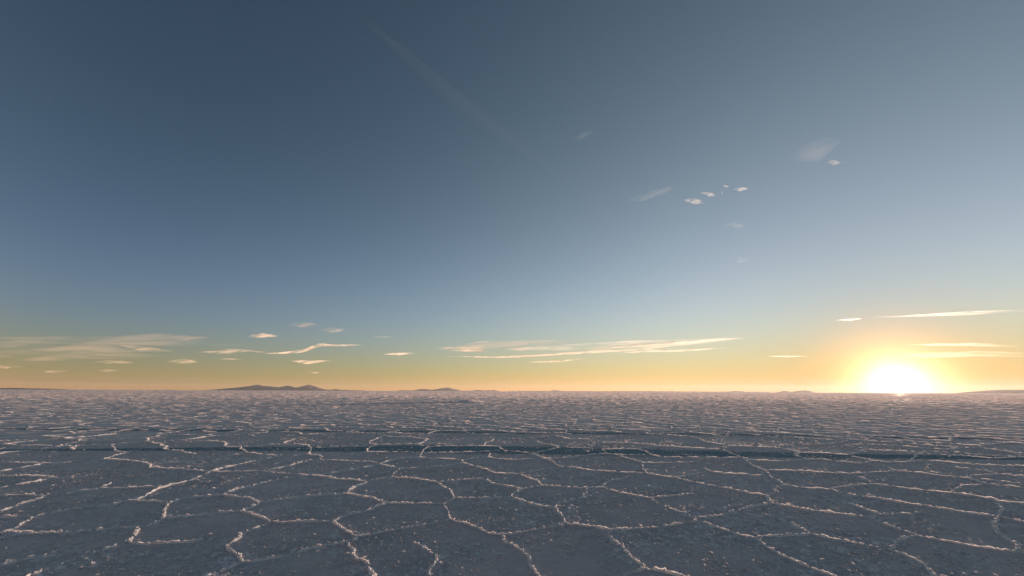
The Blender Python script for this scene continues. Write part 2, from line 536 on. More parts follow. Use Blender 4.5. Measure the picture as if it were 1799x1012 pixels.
def resample(g, step, wob, seed):
    seg = np.hypot(*np.diff(g, axis=0).T); s = np.concatenate([[0], np.cumsum(seg)])
    n = max(2, int(s[-1] / step) + 1)
    t = np.linspace(0, s[-1], n)
    P = np.stack([np.interp(t, s, g[:, 0]), np.interp(t, s, g[:, 1])], 1)
    if wob:
        w = np.clip(np.minimum(t, s[-1] - t) / 0.08, 0, 1)
        P[:, 0] += w * (wob * noise(P[:, 0], P[:, 1], 0.16, seed) + wob * .5 * noise(P[:, 0], P[:, 1], 0.05, seed + 5))
        P[:, 1] += w * (wob * noise(P[:, 0], P[:, 1], 0.16, seed + 1) + wob * .5 * noise(P[:, 0], P[:, 1], 0.05, seed + 6))
    return P, t, s[-1]


# distance-to-ridge raster over the near flat, and the plates as its basins
GX0, GX1, GY0, GY1, GR = -34.0, 34.0, 0.0, 21.0, 0.04
gw, gh = int((GX1 - GX0) / GR), int((GY1 - GY0) / GR)
DF = np.full((gh, gw), 1.5, np.float32)
for g, st in edges:
    if g[:, 0].max() < GX0 or g[:, 0].min() > GX1 or g[:, 1].min() > GY1: continue
    P, _, _ = resample(g, 0.05, 0.014, 11)
    for k in range(0, len(P), 12):
        Q = P[max(0, k - 1):k + 13]
        x0 = int((Q[:, 0].min() - 1.2 - GX0) / GR); x1 = int((Q[:, 0].max() + 1.2 - GX0) / GR)
        y0 = int((Q[:, 1].min() - 1.2 - GY0) / GR); y1 = int((Q[:, 1].max() + 1.2 - GY0) / GR)
        x0, x1, y0, y1 = max(0, x0), min(gw, x1), max(0, y0), min(gh, y1)
        if x0 >= x1 or y0 >= y1: continue
        xs = GX0 + (np.arange(x0, x1) + .5) * GR; ys = GY0 + (np.arange(y0, y1) + .5) * GR
        d = np.full((y1 - y0, x1 - x0), 9.0, np.float32)
        for qx, qy in Q:
            np.minimum(d, (xs[None, :] - qx) ** 2 + (ys[:, None] - qy) ** 2, out=d)
        DF[y0:y1, x0:x1] = np.minimum(DF[y0:y1, x0:x1], np.sqrt(d))
# steepest ascent to basin peaks
dn = DF + 1e-5 * RNG.random(DF.shape).astype(np.float32)
best = dn.copy(); ptr = np.arange(gh * gw).reshape(gh, gw)
idx = ptr.copy()
for dy in (-1, 0, 1):
    for dx in (-1, 0, 1):
        if dx == 0 and dy == 0: continue
        ys0, ys1 = max(0, -dy), gh - max(0, dy); xs0, xs1 = max(0, -dx), gw - max(0, dx)
        nb = dn[ys0 + dy:ys1 + dy, xs0 + dx:xs1 + dx]; cur = best[ys0:ys1, xs0:xs1]
        mk = nb > cur
        cur[mk] = nb[mk]; ptr[ys0:ys1, xs0:xs1][mk] = idx[ys0 + dy:ys1 + dy, xs0 + dx:xs1 + dx][mk]
pf = ptr.ravel()
for _ in range(12): pf = pf[pf]
peaks, lab = np.unique(pf, return_inverse=True)
lab = lab.reshape(gh, gw); pk = dn.ravel()[peaks]
# merge basins joined over a high saddle
sad = {}
for (l1, l2, h) in ((lab[:, 1:], lab[:, :-1], np.minimum(dn[:, 1:], dn[:, :-1])), (lab[1:], lab[:-1], np.minimum(dn[1:], dn[:-1]))):
    mk = l1 != l2
    a = np.minimum(l1[mk], l2[mk]).astype(np.int64); b = np.maximum(l1[mk], l2[mk]).astype(np.int64)
    key = a * len(peaks) + b; o_ = np.argsort(key); key = key[o_]; hv = h[mk][o_]
    uk, st_ = np.unique(key, return_index=True); mxs = np.maximum.reduceat(hv, st_)
    for k_, v_ in zip(uk.tolist(), mxs.tolist()): sad[k_] = max(sad.get(k_, 0), v_)
par = list(range(len(peaks)))


def find(a):
    while par[a] != a:
        par[a] = par[par[a]]; a = par[a]
    return a


for k_, v_ in sorted(sad.items(), key=lambda t: -t[1]):
    a, b = find(k_ // len(peaks)), find(k_ % len(peaks))
    if a == b: continue
    if v_ > 0.62 * min(pk[a], pk[b]) or min(pk[a], pk[b]) < 0.12:
        if pk[a] < pk[b]: a, b = b, a
        par[b] = a
root_of = np.array([find(a) for a in range(len(peaks))])
LAB = root_of[lab]


def lookup(arr, x, y):
    ix = np.clip(((x - GX0) / GR).astype(int), 0, gw - 1); iy = np.clip(((y - GY0) / GR).astype(int), 0, gh - 1)
    return arr[iy, ix]


def dist_at(x, y):
    fx = np.clip((x - GX0) / GR - .5, 0, gw - 1.001); fy = np.clip((y - GY0) / GR - .5, 0, gh - 1.001)
    ix = fx.astype(int); iy = fy.astype(int); fx = fx - ix; fy = fy - iy
    return (DF[iy, ix] * (1 - fx) + DF[iy, ix + 1] * fx) * (1 - fy) + (DF[iy + 1, ix] * (1 - fx) + DF[iy + 1, ix + 1] * fx) * fy


def relief(x, y):
    """height of the crust and how much white crystal stands on it"""
    patch = np.clip(0.5 + 0.9 * noise(x, y, 0.55, 3) + 0.4 * noise(x, y, 0.2, 4), 0, 1)
    n9 = noise(x, y, 0.085, 5); n4 = noise(x, y, 0.038, 6); n2 = noise(x, y, 0.018, 7)
    rid = 1 - np.abs(noise(x, y, 0.12, 8))
    fine = 0.5 * n9 + 0.55 * n4 + 0.3 * n2
    h = 0.0004 * noise(x, y, 0.45, 2) + (0.35 + 0.65 * patch) * (0.0035 * n9 * .5 + 0.0042 * n4 + 0.003 * n2 + 0.0012 * (rid - .5))
    crest = np.clip(0.28 + 0.42 * fine + 0.25 * (rid - 0.6), 0, 1) * (0.35 + 0.75 * patch)
    d = dist_at(x, y); fade = np.clip((20.5 - y) / 3, 0, 1)
    rim = np.exp(-(d / 0.08) ** 2)
    h = h + 0.0025 * rim * fade
    crest = crest + 0.16 * rim * (0.6 + 0.6 * n4)
    return h, crest


# ------------------------------------------------------------------ salt flat (ground)
rad = np.concatenate([[0.01], np.geomspace(0.8, 13000, 90)]); az = np.linspace(-math.pi, math.pi, 181)
Rg, Ag = np.meshgrid(rad, az, indexing='ij')
gx, gy = Rg * np.sin(Ag), Rg * np.cos(Ag)
gz = np.where(Rg < 24, -0.03, -0.012)
V = np.stack([gx, gy, gz], -1).reshape(-1, 3)


def gridfaces(nr, nc, off=0):
    i = np.arange(nr - 1)[:, None] * nc + np.arange(nc - 1)[None, :] + off
    return np.stack([i, i + 1, i + nc + 1, i + nc], -1).reshape(-1, 4)


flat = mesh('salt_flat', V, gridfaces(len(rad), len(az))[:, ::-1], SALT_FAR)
flat['kind'] = 'structure'

# crust of the near flat, split into its plates
rows = [1.6]
while rows[-1] < 20.3:
    d = rows[-1]; rows.append(d + min(0.085, max(0.011, 0.55 * d * d / (CAMH * 410) * 1.0)))
rows = np.array(rows); NC = 1500
azn = np.linspace(-HALF, HALF, NC)
Yg, Ag = np.meshgrid(rows, azn, indexing='ij')
x = Yg * np.sin(Ag); y = Yg * np.cos(Ag)
h, cr = relief(x, y)
inb = None
V = np.stack([x, y, h], -1).reshape(-1, 3); cr = cr.ravel()
FQ = gridfaces(len(rows), NC)[:, ::-1]
fc = V[FQ].mean(1)
fl = lookup(LAB, fc[:, 0], fc[:, 1])
ul, inv, cnt = np.unique(fl, return_inverse=True, return_counts=True)
# size in the picture
X, Y, dz = project(fc[:, 0], fc[:, 1])
vis = (dz > 0.3) & (X > 0) & (X < 1799) & (Y < 1012)
rr = np.hypot(fc[:, 0], fc[:, 1])
app = np.bincount(inv, weights=vis / 1.0, minlength=len(ul))
order = np.argsort(-app)
chosen = [k for k in order[:295] if app[k] > 60]
cset = np.zeros(len(ul), bool); cset[chosen] = True


def submesh(name, mask, **kw):
    f = FQ[mask]; u, iv = np.unique(f, return_inverse=True)
    return mesh(name, V[u], iv.reshape(-1, 4), SALT, flat, attrs={'crest': cr[u]})


so_ = np.argsort(inv, kind='stable'); st_ = np.searchsorted(inv[so_], np.arange(len(ul) + 1))
for k in chosen:
    submesh('salt_plate', so_[st_[k]:st_[k + 1]])
if (~cset[inv]).any():
    o = submesh('salt_crust', ~cset[inv]); o['kind'] = 'stuff'

# ------------------------------------------------------------------ ridges


def ridge_geo(g, st, seed):
    mid = g.mean(0); r = np.hypot(*mid)
    if r < 9: step, nc = 0.012 + 0.0012 * r, 9
    elif r < 22: step, nc = 0.05, 5
    elif r < 45: step, nc = 0.14, 3
    else: step, nc = 0.35, 3
    P, t, Lg = resample(g, step, 0.014 if r < 30 else 0, 11)
    tg = np.gradient(P, axis=0); tg /= np.maximum(np.hypot(tg[:, 0], tg[:, 1])[:, None], 1e-9)
    nr = np.stack([-tg[:, 1], tg[:, 0]], 1)
    x0, y0 = P[:, 0], P[:, 1]
    vary = 1 + 0.5 * noise(x0, y0, 0.6, 21) + 0.5 * noise(x0, y0, 0.09, 22) + 0.55 * noise(x0, y0, 0.03, 23)
    vary = np.clip(vary, 0.25, 2.4) * st
    end = np.clip(np.minimum(t, Lg - t) / 0.05, 0.75, 1)
    wdt = 0.0150 * vary * end; hgt = 0.0125 * vary * end * np.clip(1 / np.sqrt(np.maximum(vary, .3)), .7, 1.3)
    if r > 5: k_ = min(1.65, 1 + (r - 5) / 16); wdt = wdt * k_; hgt = hgt * k_
    q = np.linspace(-1, 1, nc)
    prof = (1 - np.abs(q) ** 1.6) if nc > 3 else np.array([0, 1.0, 0])
    lean = 0.25 * noise(x0, y0, 0.3, 24)
    U = wdt[:, None] * (q[None, :] + lean[:, None] * prof[None, :])
    X = x0[:, None] + nr[:, 0:1] * U; Yy = y0[:, None] + nr[:, 1:2] * U
    base = relief(x0, y0)[0] if r < 22 else np.zeros(len(x0)) - 0.012
    Z = base[:, None] + hgt[:, None] * prof[None, :] - 0.006 * (np.abs(q)[None, :] > .99)
    if nc > 3:
        j = 0.0085 * prof[None, :] * min(1, st)
        Z = Z + j * (noise(X, Yy, 0.022, 31) + 0.8 * noise(X, Yy, 0.011, 32)) * 1.3
        X = X + j * noise(Yy, X, 0.02, 33) * 1.3; Yy = Yy + j * noise(Yy, X, 0.02, 34) * 1.3
    V_ = np.stack([X, Yy, Z], -1).reshape(-1, 3); F_ = gridfaces(len(P), nc)
    # a crest of thin upturned flakes runs along the top
    m_ = len(P); c_ = nc // 2
    fh = hgt * np.clip(0.36 + 0.3 * noise(x0, y0, 0.02 if r < 9 else .12, 41) + (.12 if r < 12 else .05) * RNG.normal(0, 1, m_), 0.08, .75)
    lat = wdt * np.clip(.7 * noise(x0, y0, 0.035, 42) + .35 * RNG.normal(0, 1, m_), -.9, .9)
    bx0, by0 = X[:, c_] + nr[:, 0] * lat * .5, Yy[:, c_] + nr[:, 1] * lat * .5
    bz0 = Z[:, c_] - hgt * .35
    tx0, ty0 = bx0 + nr[:, 0] * lat * .6, by0 + nr[:, 1] * lat * .6
    fin = np.stack([np.stack([bx0, by0, bz0], -1), np.stack([tx0, ty0, Z[:, c_] + fh], -1)], 1).reshape(-1, 3)
    FF = gridfaces(m_, 2) + len(V_)
    idx = np.concatenate([np.zeros(len(F_), int), np.ones(len(FF), int)])
    return np.concatenate([V_, fin]), np.concatenate([F_, FF]), Lg / max(r, 1) ** 1.5, mid, idx


allr = []
for k, (g, st) in enumerate(edges):
    Vr, Fr, sc, mid, ix_ = ridge_geo(g, st, k)
    Xp, Yp, dzp = project(g[:, 0], g[:, 1])
    if not ((dzp > .3) & (Xp > -20) & (Xp < 1820) & (Yp < 1020)).any(): sc = 0
    allr.append((sc, k, Vr, Fr, ix_))
allr.sort(key=lambda t: -t[0])
for sc, k, Vr, Fr, ix_ in allr[:295]:
    mesh('salt_ridge', Vr, Fr, RIDGE, flat, mat2=FLAKE, idx=ix_)
vo = []; fo = []; io = []; n0 = 0
for sc, k, Vr, Fr, ix_ in allr[295:]:
    io.append(ix_); vo.append(Vr); fo.append(Fr + n0); n0 += len(Vr)
o = mesh('distant_ridges', np.concatenate(vo), np.concatenate(fo), RIDGE, flat, mat2=FLAKE, idx=np.concatenate(io)); o['kind'] = 'stuff'

# beyond them the crust stands in endless low broken ridges, out to the horizon
Vl = []; Fl = []; n0 = 0; d = 19.0
NS = 5
while d < 12800:
    grow = 0.012 if d < 300 else 0.025
    alen = min(0.02, max(0.005, 1.6 / d)) * 1.2
    na = int(1.6 * 2 * HALF / alen * (0.10 + 0.90 * max(0, min(1, (d - 28) / 150)) ** 1.3))
    a0 = RNG.uniform(-HALF, HALF, na); dd = d * (1 + grow * RNG.uniform(-.6, .6, na))
    half = alen * dd * .5 * RNG.uniform(.5, 1.2, na)
    th = -a0 + RNG.normal(0, .6, na)
    hh = RNG.uniform(0.02, 0.05, na) * np.where(RNG.random(na) < .08, 1.35, .8) * min(1.0, .5 + d / 250)
    cx, cy = dd * np.sin(a0), dd * np.cos(a0)
    t = np.linspace(-1, 1, NS)[None, :]
    tx, ty = np.cos(th)[:, None], np.sin(th)[:, None]
    bend = RNG.uniform(-.25, .25, na)[:, None] * (1 - t ** 2) * half[:, None]
    px = cx[:, None] + tx * t * half[:, None] - ty * bend; py = cy[:, None] + ty * t * half[:, None] + tx * bend
    hk = hh[:, None] * (1 - np.abs(t) ** 3) * RNG.uniform(.5, 1.25, (na, NS))
    wk = np.maximum(hk, .01) * RNG.uniform(-.7, .7, (na, NS))
    P3 = np.stack([np.stack([px - ty * wk * q, py + tx * wk * q, hk * q - 0.02 * (1 - q)], -1) for q in (0, 1)], 2)
    Vl.append(P3.reshape(-1, 3))
    i = (np.arange(na)[:, None, None] * NS * 2 + np.arange(NS - 1)[None, :, None] * 2 + np.zeros((1, 1, 1), int)).ravel() + n0
    Fl.append(np.stack([i, i + 1, i + 3, i + 2], -1)); n0 += na * NS * 2
    d *= 1 + grow
o = mesh('far_salt_crust', np.concatenate(Vl), np.concatenate(Fl), CRUST, flat); o['kind'] = 'stuff'

# loose salt crumbs along the near ridges
ico_v = np.array([(0, 0, 1), (.89, 0, .45), (.28, .85, .45), (-.72, .53, .45), (-.72, -.53, .45), (.28, -.85, .45),
                  (.72, .53, -.45), (-.28, .85, -.45), (-.89, 0, -.45), (-.28, -.85, -.45), (.72, -.53, -.45), (0, 0, -1)])
ico_f = np.array([(0, 1, 2), (0, 2, 3), (0, 3, 4), (0, 4, 5), (0, 5, 1), (1, 6, 2), (2, 7, 3), (3, 8, 4), (4, 9, 5), (5, 10, 1),
                  (2, 6, 7), (3, 7, 8), (4, 8, 9), (5, 9, 10), (1, 10, 6), (11, 7, 6), (11, 8, 7), (11, 9, 8), (11, 10, 9), (11, 6, 10)])
cp = []
for g, st in edges:
    r = np.hypot(*g.mean(0))
    if r > 11: continue
    P, _, Lg = resample(g, 0.02, 0.014, 11)
    for q in P:
        if random.random() < 0.42: cp.append((q[0] + random.gauss(0, .018), q[1] + random.gauss(0, .018), random.uniform(.002, .0065)))
    for e_ in (P[0], P[-1]):
        for _ in range(7):
            cp.append((e_[0] + random.gauss(0, .05), e_[1] + random.gauss(0, .05), random.uniform(.003, .008)))
cp = np.array(cp); nC = len(cp)
hz = relief(cp[:, 0], cp[:, 1])[0] + 0.012 * np.exp(-(dist_at(cp[:, 0], cp[:, 1]) / .025) ** 2)
an = RNG.random(nC) * 6.28; sq = RNG.uniform(.6, 1.4, (nC, 3))
vv = ico_v[None] * sq[:, None] * cp[:, 2][:, None, None] * RNG.uniform(.75, 1.25, (nC, 12, 1))
ca, sa = np.cos(an)[:, None], np.sin(an)[:, None]
vx = vv[..., 0] * ca - vv[..., 1] * sa + cp[:, 0:1]; vy = vv[..., 0] * sa + vv[..., 1] * ca + cp[:, 1:2]
vz = vv[..., 2] * .8 + hz[:, None] + cp[:, 2:3] * .3
o = mesh('salt_crumbs', np.stack([vx, vy, vz], -1).reshape(-1, 3), (ico_f[None] + 12 * np.arange(nC)[:, None, None]).reshape(-1, 3), RIDGE, flat, smooth=False)
o['kind'] = 'stuff'

# blisters and grains of salt standing on the plates
nN = 80000
rN = 2.0 + 10.0 * RNG.random(nN) ** 1.0; aN = RNG.uniform(-HALF, HALF, nN)
nx, ny = rN * np.sin(aN), rN * np.cos(aN)
pt = 0.5 + 0.55 * noise(nx, ny, 0.55, 3) + 0.4 * noise(nx, ny, 0.14, 91)
keep = RNG.random(nN) < np.clip(pt, 0.05, 1) ** 1.5
nx, ny, rN = nx[keep], ny[keep], rN[keep]; nN = len(nx)
hz = relief(nx, ny)[0]
sN = RNG.uniform(.005, .0135, nN) * np.where(RNG.random(nN) < .1, 1.9, .9)
K = 6; a6 = np.arange(K) / K * 2 * math.pi
rad6 = sN[:, None] * RNG.uniform(.6, 1.3, (nN, K)) ; el_ = RNG.uniform(1, 2.6, nN)[:, None]; ph = RNG.uniform(0, 3.14, nN)[:, None]
lx = rad6 * np.cos(a6) * el_; ly = rad6 * np.sin(a6)
bx_ = nx[:, None] + lx * np.cos(ph) - ly * np.sin(ph); by_ = ny[:, None] + lx * np.sin(ph) + ly * np.cos(ph)
Vn = np.zeros((nN, K + 1, 3)); Vn[:, :K, 0] = bx_; Vn[:, :K, 1] = by_; Vn[:, :K, 2] = hz[:, None] - .002
Vn[:, K, 0] = nx + sN * RNG.uniform(-.4, .4, nN); Vn[:, K, 1] = ny + sN * RNG.uniform(-.4, .4, nN); Vn[:, K, 2] = hz + sN * RNG.uniform(.4, 1.0, nN)
kk = np.arange(K); fn = np.stack([kk, (kk + 1) % K, np.full(K, K)], 1)
o = mesh('salt_grains', Vn.reshape(-1, 3), (fn[None] + (K + 1) * np.arange(nN)[:, None, None]).reshape(-1, 3), GRAIN, flat)
o['kind'] = 'stuff'

nK = 140000
rK = 2.0 + 18.0 * RNG.random(nK) ** 1.0; aK = RNG.uniform(-HALF, HALF, nK)
kx, ky = rK * np.sin(aK), rK * np.cos(aK)
pt = 0.42 + 0.7 * noise(kx, ky, 0.6, 93) + 0.4 * noise(kx, ky, 0.17, 94)
kp = RNG.random(nK) < np.clip(pt, 0.03, 1) ** 1.6
kx, ky, rK = kx[kp], ky[kp], rK[kp]; nK = len(kx); hz = relief(kx, ky)[0]
wK = RNG.uniform(.006, .026, nK) * (1 + rK / 9); hK = RNG.uniform(.003, .0085, nK) * (1 + rK / 16) * np.where(RNG.random(nK) < .08, 1.7, 1)
ph = RNG.uniform(0, math.pi, nK); cx_, sx_ = np.cos(ph) * wK, np.sin(ph) * wK
Vk = np.zeros((nK, 5, 3)); bend = RNG.uniform(-.4, .4, (nK, 5))
for q_, (u_, v_) in enumerate(((-1, 0), (-.5, .7), (0, 1), (.6, .6), (1, 0))):
    Vk[:, q_, 0] = kx + cx_ * u_ - sx_ * bend[:, q_]; Vk[:, q_, 1] = ky + sx_ * u_ + cx_ * bend[:, q_]; Vk[:, q_, 2] = hz - .001 + hK * v_
ft = np.array([(0, 1, 2), (0, 2, 4), (2, 3, 4)])
o = mesh('salt_flakes', Vk.reshape(-1, 3), (ft[None] + 5 * np.arange(nK)[:, None, None]).reshape(-1, 3), FLAKE, flat)
o['kind'] = 'stuff'

# ------------------------------------------------------------------ shade of low swells, painted as dark strips across the flat


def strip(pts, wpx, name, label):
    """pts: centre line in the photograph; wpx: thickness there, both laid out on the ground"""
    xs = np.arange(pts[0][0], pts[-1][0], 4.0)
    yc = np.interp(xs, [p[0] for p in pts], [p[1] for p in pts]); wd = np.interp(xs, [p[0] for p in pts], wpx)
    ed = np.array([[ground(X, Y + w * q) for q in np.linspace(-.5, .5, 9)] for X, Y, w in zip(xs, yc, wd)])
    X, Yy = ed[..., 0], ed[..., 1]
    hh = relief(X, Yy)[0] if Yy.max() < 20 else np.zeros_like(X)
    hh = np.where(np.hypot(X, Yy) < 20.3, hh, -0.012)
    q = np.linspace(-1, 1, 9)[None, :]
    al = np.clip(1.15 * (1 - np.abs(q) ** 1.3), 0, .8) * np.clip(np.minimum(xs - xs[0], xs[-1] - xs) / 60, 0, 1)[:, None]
    o = mesh(name, np.stack([X, Yy, hh + 0.005], -1).reshape(-1, 3), gridfaces(len(xs), 9), SHADE_TEAL, attrs={'crest': (al * 1.0).ravel()})
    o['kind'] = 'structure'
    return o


strip([(-40, 791), (440, 789), (760, 789), (1000, 792), (1100, 795), (1400, 800), (1850, 806)], [3, 8, 17, 17, 16, 11, 7], 'shade_band', '')
strip([(-40, 753), (300, 755), (600, 757.5), (1000, 761), (1400, 765), (1850, 772)], [3.4, 4.6, 4.2, 4, 3.2, 2.2], 'shade_band', '')
strip([(495, 762.5), (525, 762)], [2, 2], 'shade_band', '')
strip([(1220, 709.5), (1480, 713)], [1.2, 1.2], 'shade_band', '')

# ------------------------------------------------------------------ distant hills
def hills(name, pts, D, seed):
    pts = np.array(pts, float)
    pts = pts[np.argsort(pts[:, 0])]
    xs = np.arange(pts[0, 0], pts[-1, 0] + .1, 0.8)
    ys = np.interp(xs, pts[:, 0], pts[:, 1])
    ys = ys - 0.25 * noise(xs, xs * 0, 4.0, seed) - 0.12 * noise(xs, xs * 0, 1.6, seed + 1)
    rowsn = 15; Vv = []
    for X, Yp in zip(xs, ys):
        d = ray(X, Yp); hd = math.hypot(d[0], d[1]); hgt = max(1.0, CAMH + 1.12 * D * d[2] / hd)
        ux, uy = d[0] / hd, d[1] / hd
        for k in range(rowsn):
            q = -1 + 2 * k / (rowsn - 1); dd = D + q * 900
            hb = hgt * (1 - abs(q) ** 1.3) * (1 + (0.35 * float(noise(np.array([X]), np.array([q * 6]), 5.0, seed + 3)[0]) if 0.1 < abs(q) < .95 else 0) * (abs(q)))
            Vv.append((ux * dd, uy * dd, hb - 1.0 - 5 * (abs(q) > .99)))
    o = mesh(name, Vv, gridfaces(len(xs), rowsn)[:, ::-1], HILL)
    o['kind'] = 'structure'
    return o


hills('distant_hills', [(355, 686), (365, 685), (395, 683), (420, 681), (430, 680), (445, 678), (452, 676.6), (462, 678.6), (480, 680), (490, 681), (500, 679), (507, 678.4), (520, 681.5), (535, 678.5), (543, 676.8), (550, 678.5), (570, 684), (580, 685.2), (590, 683.8), (597, 685), (640, 686), (655, 688)], 11000, 40)
hills('distant_hills', [(685, 688), (705, 685.6), (725, 686.2), (738, 684), (745, 683.4), (758, 685), (768, 684), (778, 682), (788, 681.2), (795, 683), (812, 686.6), (825, 686.2), (840, 685.2), (855, 686.2), (868, 685.4), (885, 688)], 11500, 50)
hills('distant_hills', [(870, 688.4), (900, 686.9), (940, 686.8), (1040, 687.2), (1120, 687.2), (1200, 687.6), (1260, 687.9), (1345, 688.3), (1360, 690)], 12200, 70)
hills('distant_hills', [(955, 689), (966, 686.6), (975, 685.6), (990, 687), (1000, 689)], 11900, 60)
hills('distant_hills', [(1268, 690), (1280, 688), (1292, 686.9), (1310, 688), (1322, 690)], 11900, 61)
hills('distant_hills', [(1360, 690.5), (1370, 688), (1378, 686.6), (1390, 688.6), (1400, 687.2), (1415, 686), (1425, 687.5), (1436, 690.5)], 11900, 62)
hills('distant_hills', [(1665, 692), (1690, 689.4), (1720, 687.4), (1750, 685.6), (1799, 685), (1900, 683.5), (2000, 687)], 11700, 63)
hills('distant_hills', [(-120, 684), (-40, 682), (20, 681.6), (60, 682.4), (100, 683.4), (150, 685.5)], 11800, 64)
hills('distant_hills', [(275, 686.5), (285, 685.2), (295, 684.6), (320, 685.8), (335, 687)], 11900, 65)

# ------------------------------------------------------------------ salt mound far out on the flat
c0 = np.array(ground(828, 706))
n = 40; qq = np.linspace(-1, 1, n); MX, MY = np.meshgrid(qq, qq, indexing='ij')
rr_ = np.sqrt((MX + .15 * MY) ** 2 + MY ** 2)
hm = np.clip(1 - rr_, 0, 1) ** .8 * (0.38 + 0.12 * noise(MX, MY, .3, 71)) * (1 - .45 * MX) + 0.03 * noise(MX, MY, .12, 72) * (rr_ < .95)
def on_mound(u, v):
    rr = np.sqrt((u + .15 * v) ** 2 + v ** 2)
    return np.clip(1 - rr, 0, 1) ** .8 * (0.38 + 0.12 * noise(u, v, .3, 71)) * (1 - .45 * u) - .03


o = mesh('salt_mound', np.stack([MX * 2.2, MY * 5, hm - 0.03], -1).reshape(-1, 3), gridfaces(n, n)[:, ::-1], RIDGE)
o.location = (c0[0], c0[1], 0)
o['label'] = 'small pale heap of salt out on the flat below the twin distant hills'; o['category'] = 'salt mound'

nM = 900
mu, mv = RNG.uniform(-.9, .9, nM), RNG.uniform(-.9, .9, nM)
kp = (mu + .15 * mv) ** 2 + mv ** 2 < .85; mu, mv = mu[kp], mv[kp]; nM = len(mu)
mz = on_mound(mu, mv); wM = RNG.uniform(.04, .10, nM); hM = RNG.uniform(.03, .09, nM); ph = RNG.uniform(0, math.pi, nM)
Vm = np.zeros((nM, 4, 3))
for q_, (u_, v_) in enumerate(((-1, 0), (1, 0), (.6, 1), (-.6, .8))):
    Vm[:, q_, 0] = mu * 2.2 + np.cos(ph) * wM * u_; Vm[:, q_, 1] = mv * 5 + np.sin(ph) * wM * u_; Vm[:, q_, 2] = mz + hM * v_ - .01
mesh('salt_flakes', Vm.reshape(-1, 3), np.arange(nM * 4).reshape(-1, 4), CRUST, o)['kind'] = 'stuff'

# ------------------------------------------------------------------ clouds
CLOUD_ALT = 1500.0
CLOUD_K = 0.62


def cloud_mat(dens, g, thick, pa):
    """wisps drawn out along the streak's own axis"""
    mt, nt, out = material('thin_ice_cloud'); ln = nt.links.new
    v = nd(nt, 'ShaderNodeVolumePrincipled')
    v.inputs['Color'].default_value = (0.999, 0.999, 0.999, 1)
    v.inputs['Anisotropy'].default_value = g
    tcn = nd(nt, 'ShaderNodeTexCoord')
    mp = nd(nt, 'ShaderNodeMapping'); mp.vector_type = 'POINT'
    rt_ = nd(nt, 'ShaderNodeVectorRotate', rotation_type='Z_AXIS'); rt_.inputs['Angle'].default_value = pa
    ln(tcn.outputs['Object'], rt_.inputs['Vector']); ln(rt_.outputs[0], mp.inputs['Vector'])
    mp.inputs['Scale'].default_value = (.9 / thick, .16 / thick, 1.3 / thick)
    no = nd(nt, 'ShaderNodeTexNoise', i_Scale=1.0, i_Detail=3.0, i_Roughness=0.6); ln(mp.outputs[0], no.inputs['Vector'])
    mr = nd(nt, 'ShaderNodeMapRange', interpolation_type='SMOOTHSTEP'); ln(no.outputs[0], mr.inputs[0])
    if dens * thick < 0.02: mr.inputs[1].default_value = -1.0; mr.inputs[2].default_value = 1.6
    else: mr.inputs[1].default_value = 0.32; mr.inputs[2].default_value = 0.66
    mr.inputs[3].default_value = 0.0; mr.inputs[4].default_value = dens * 2.4
    ln(mr.outputs[0], v.inputs['Density'])
    nt.links.new(v.outputs[0], out.inputs['Volume'])
    return mt


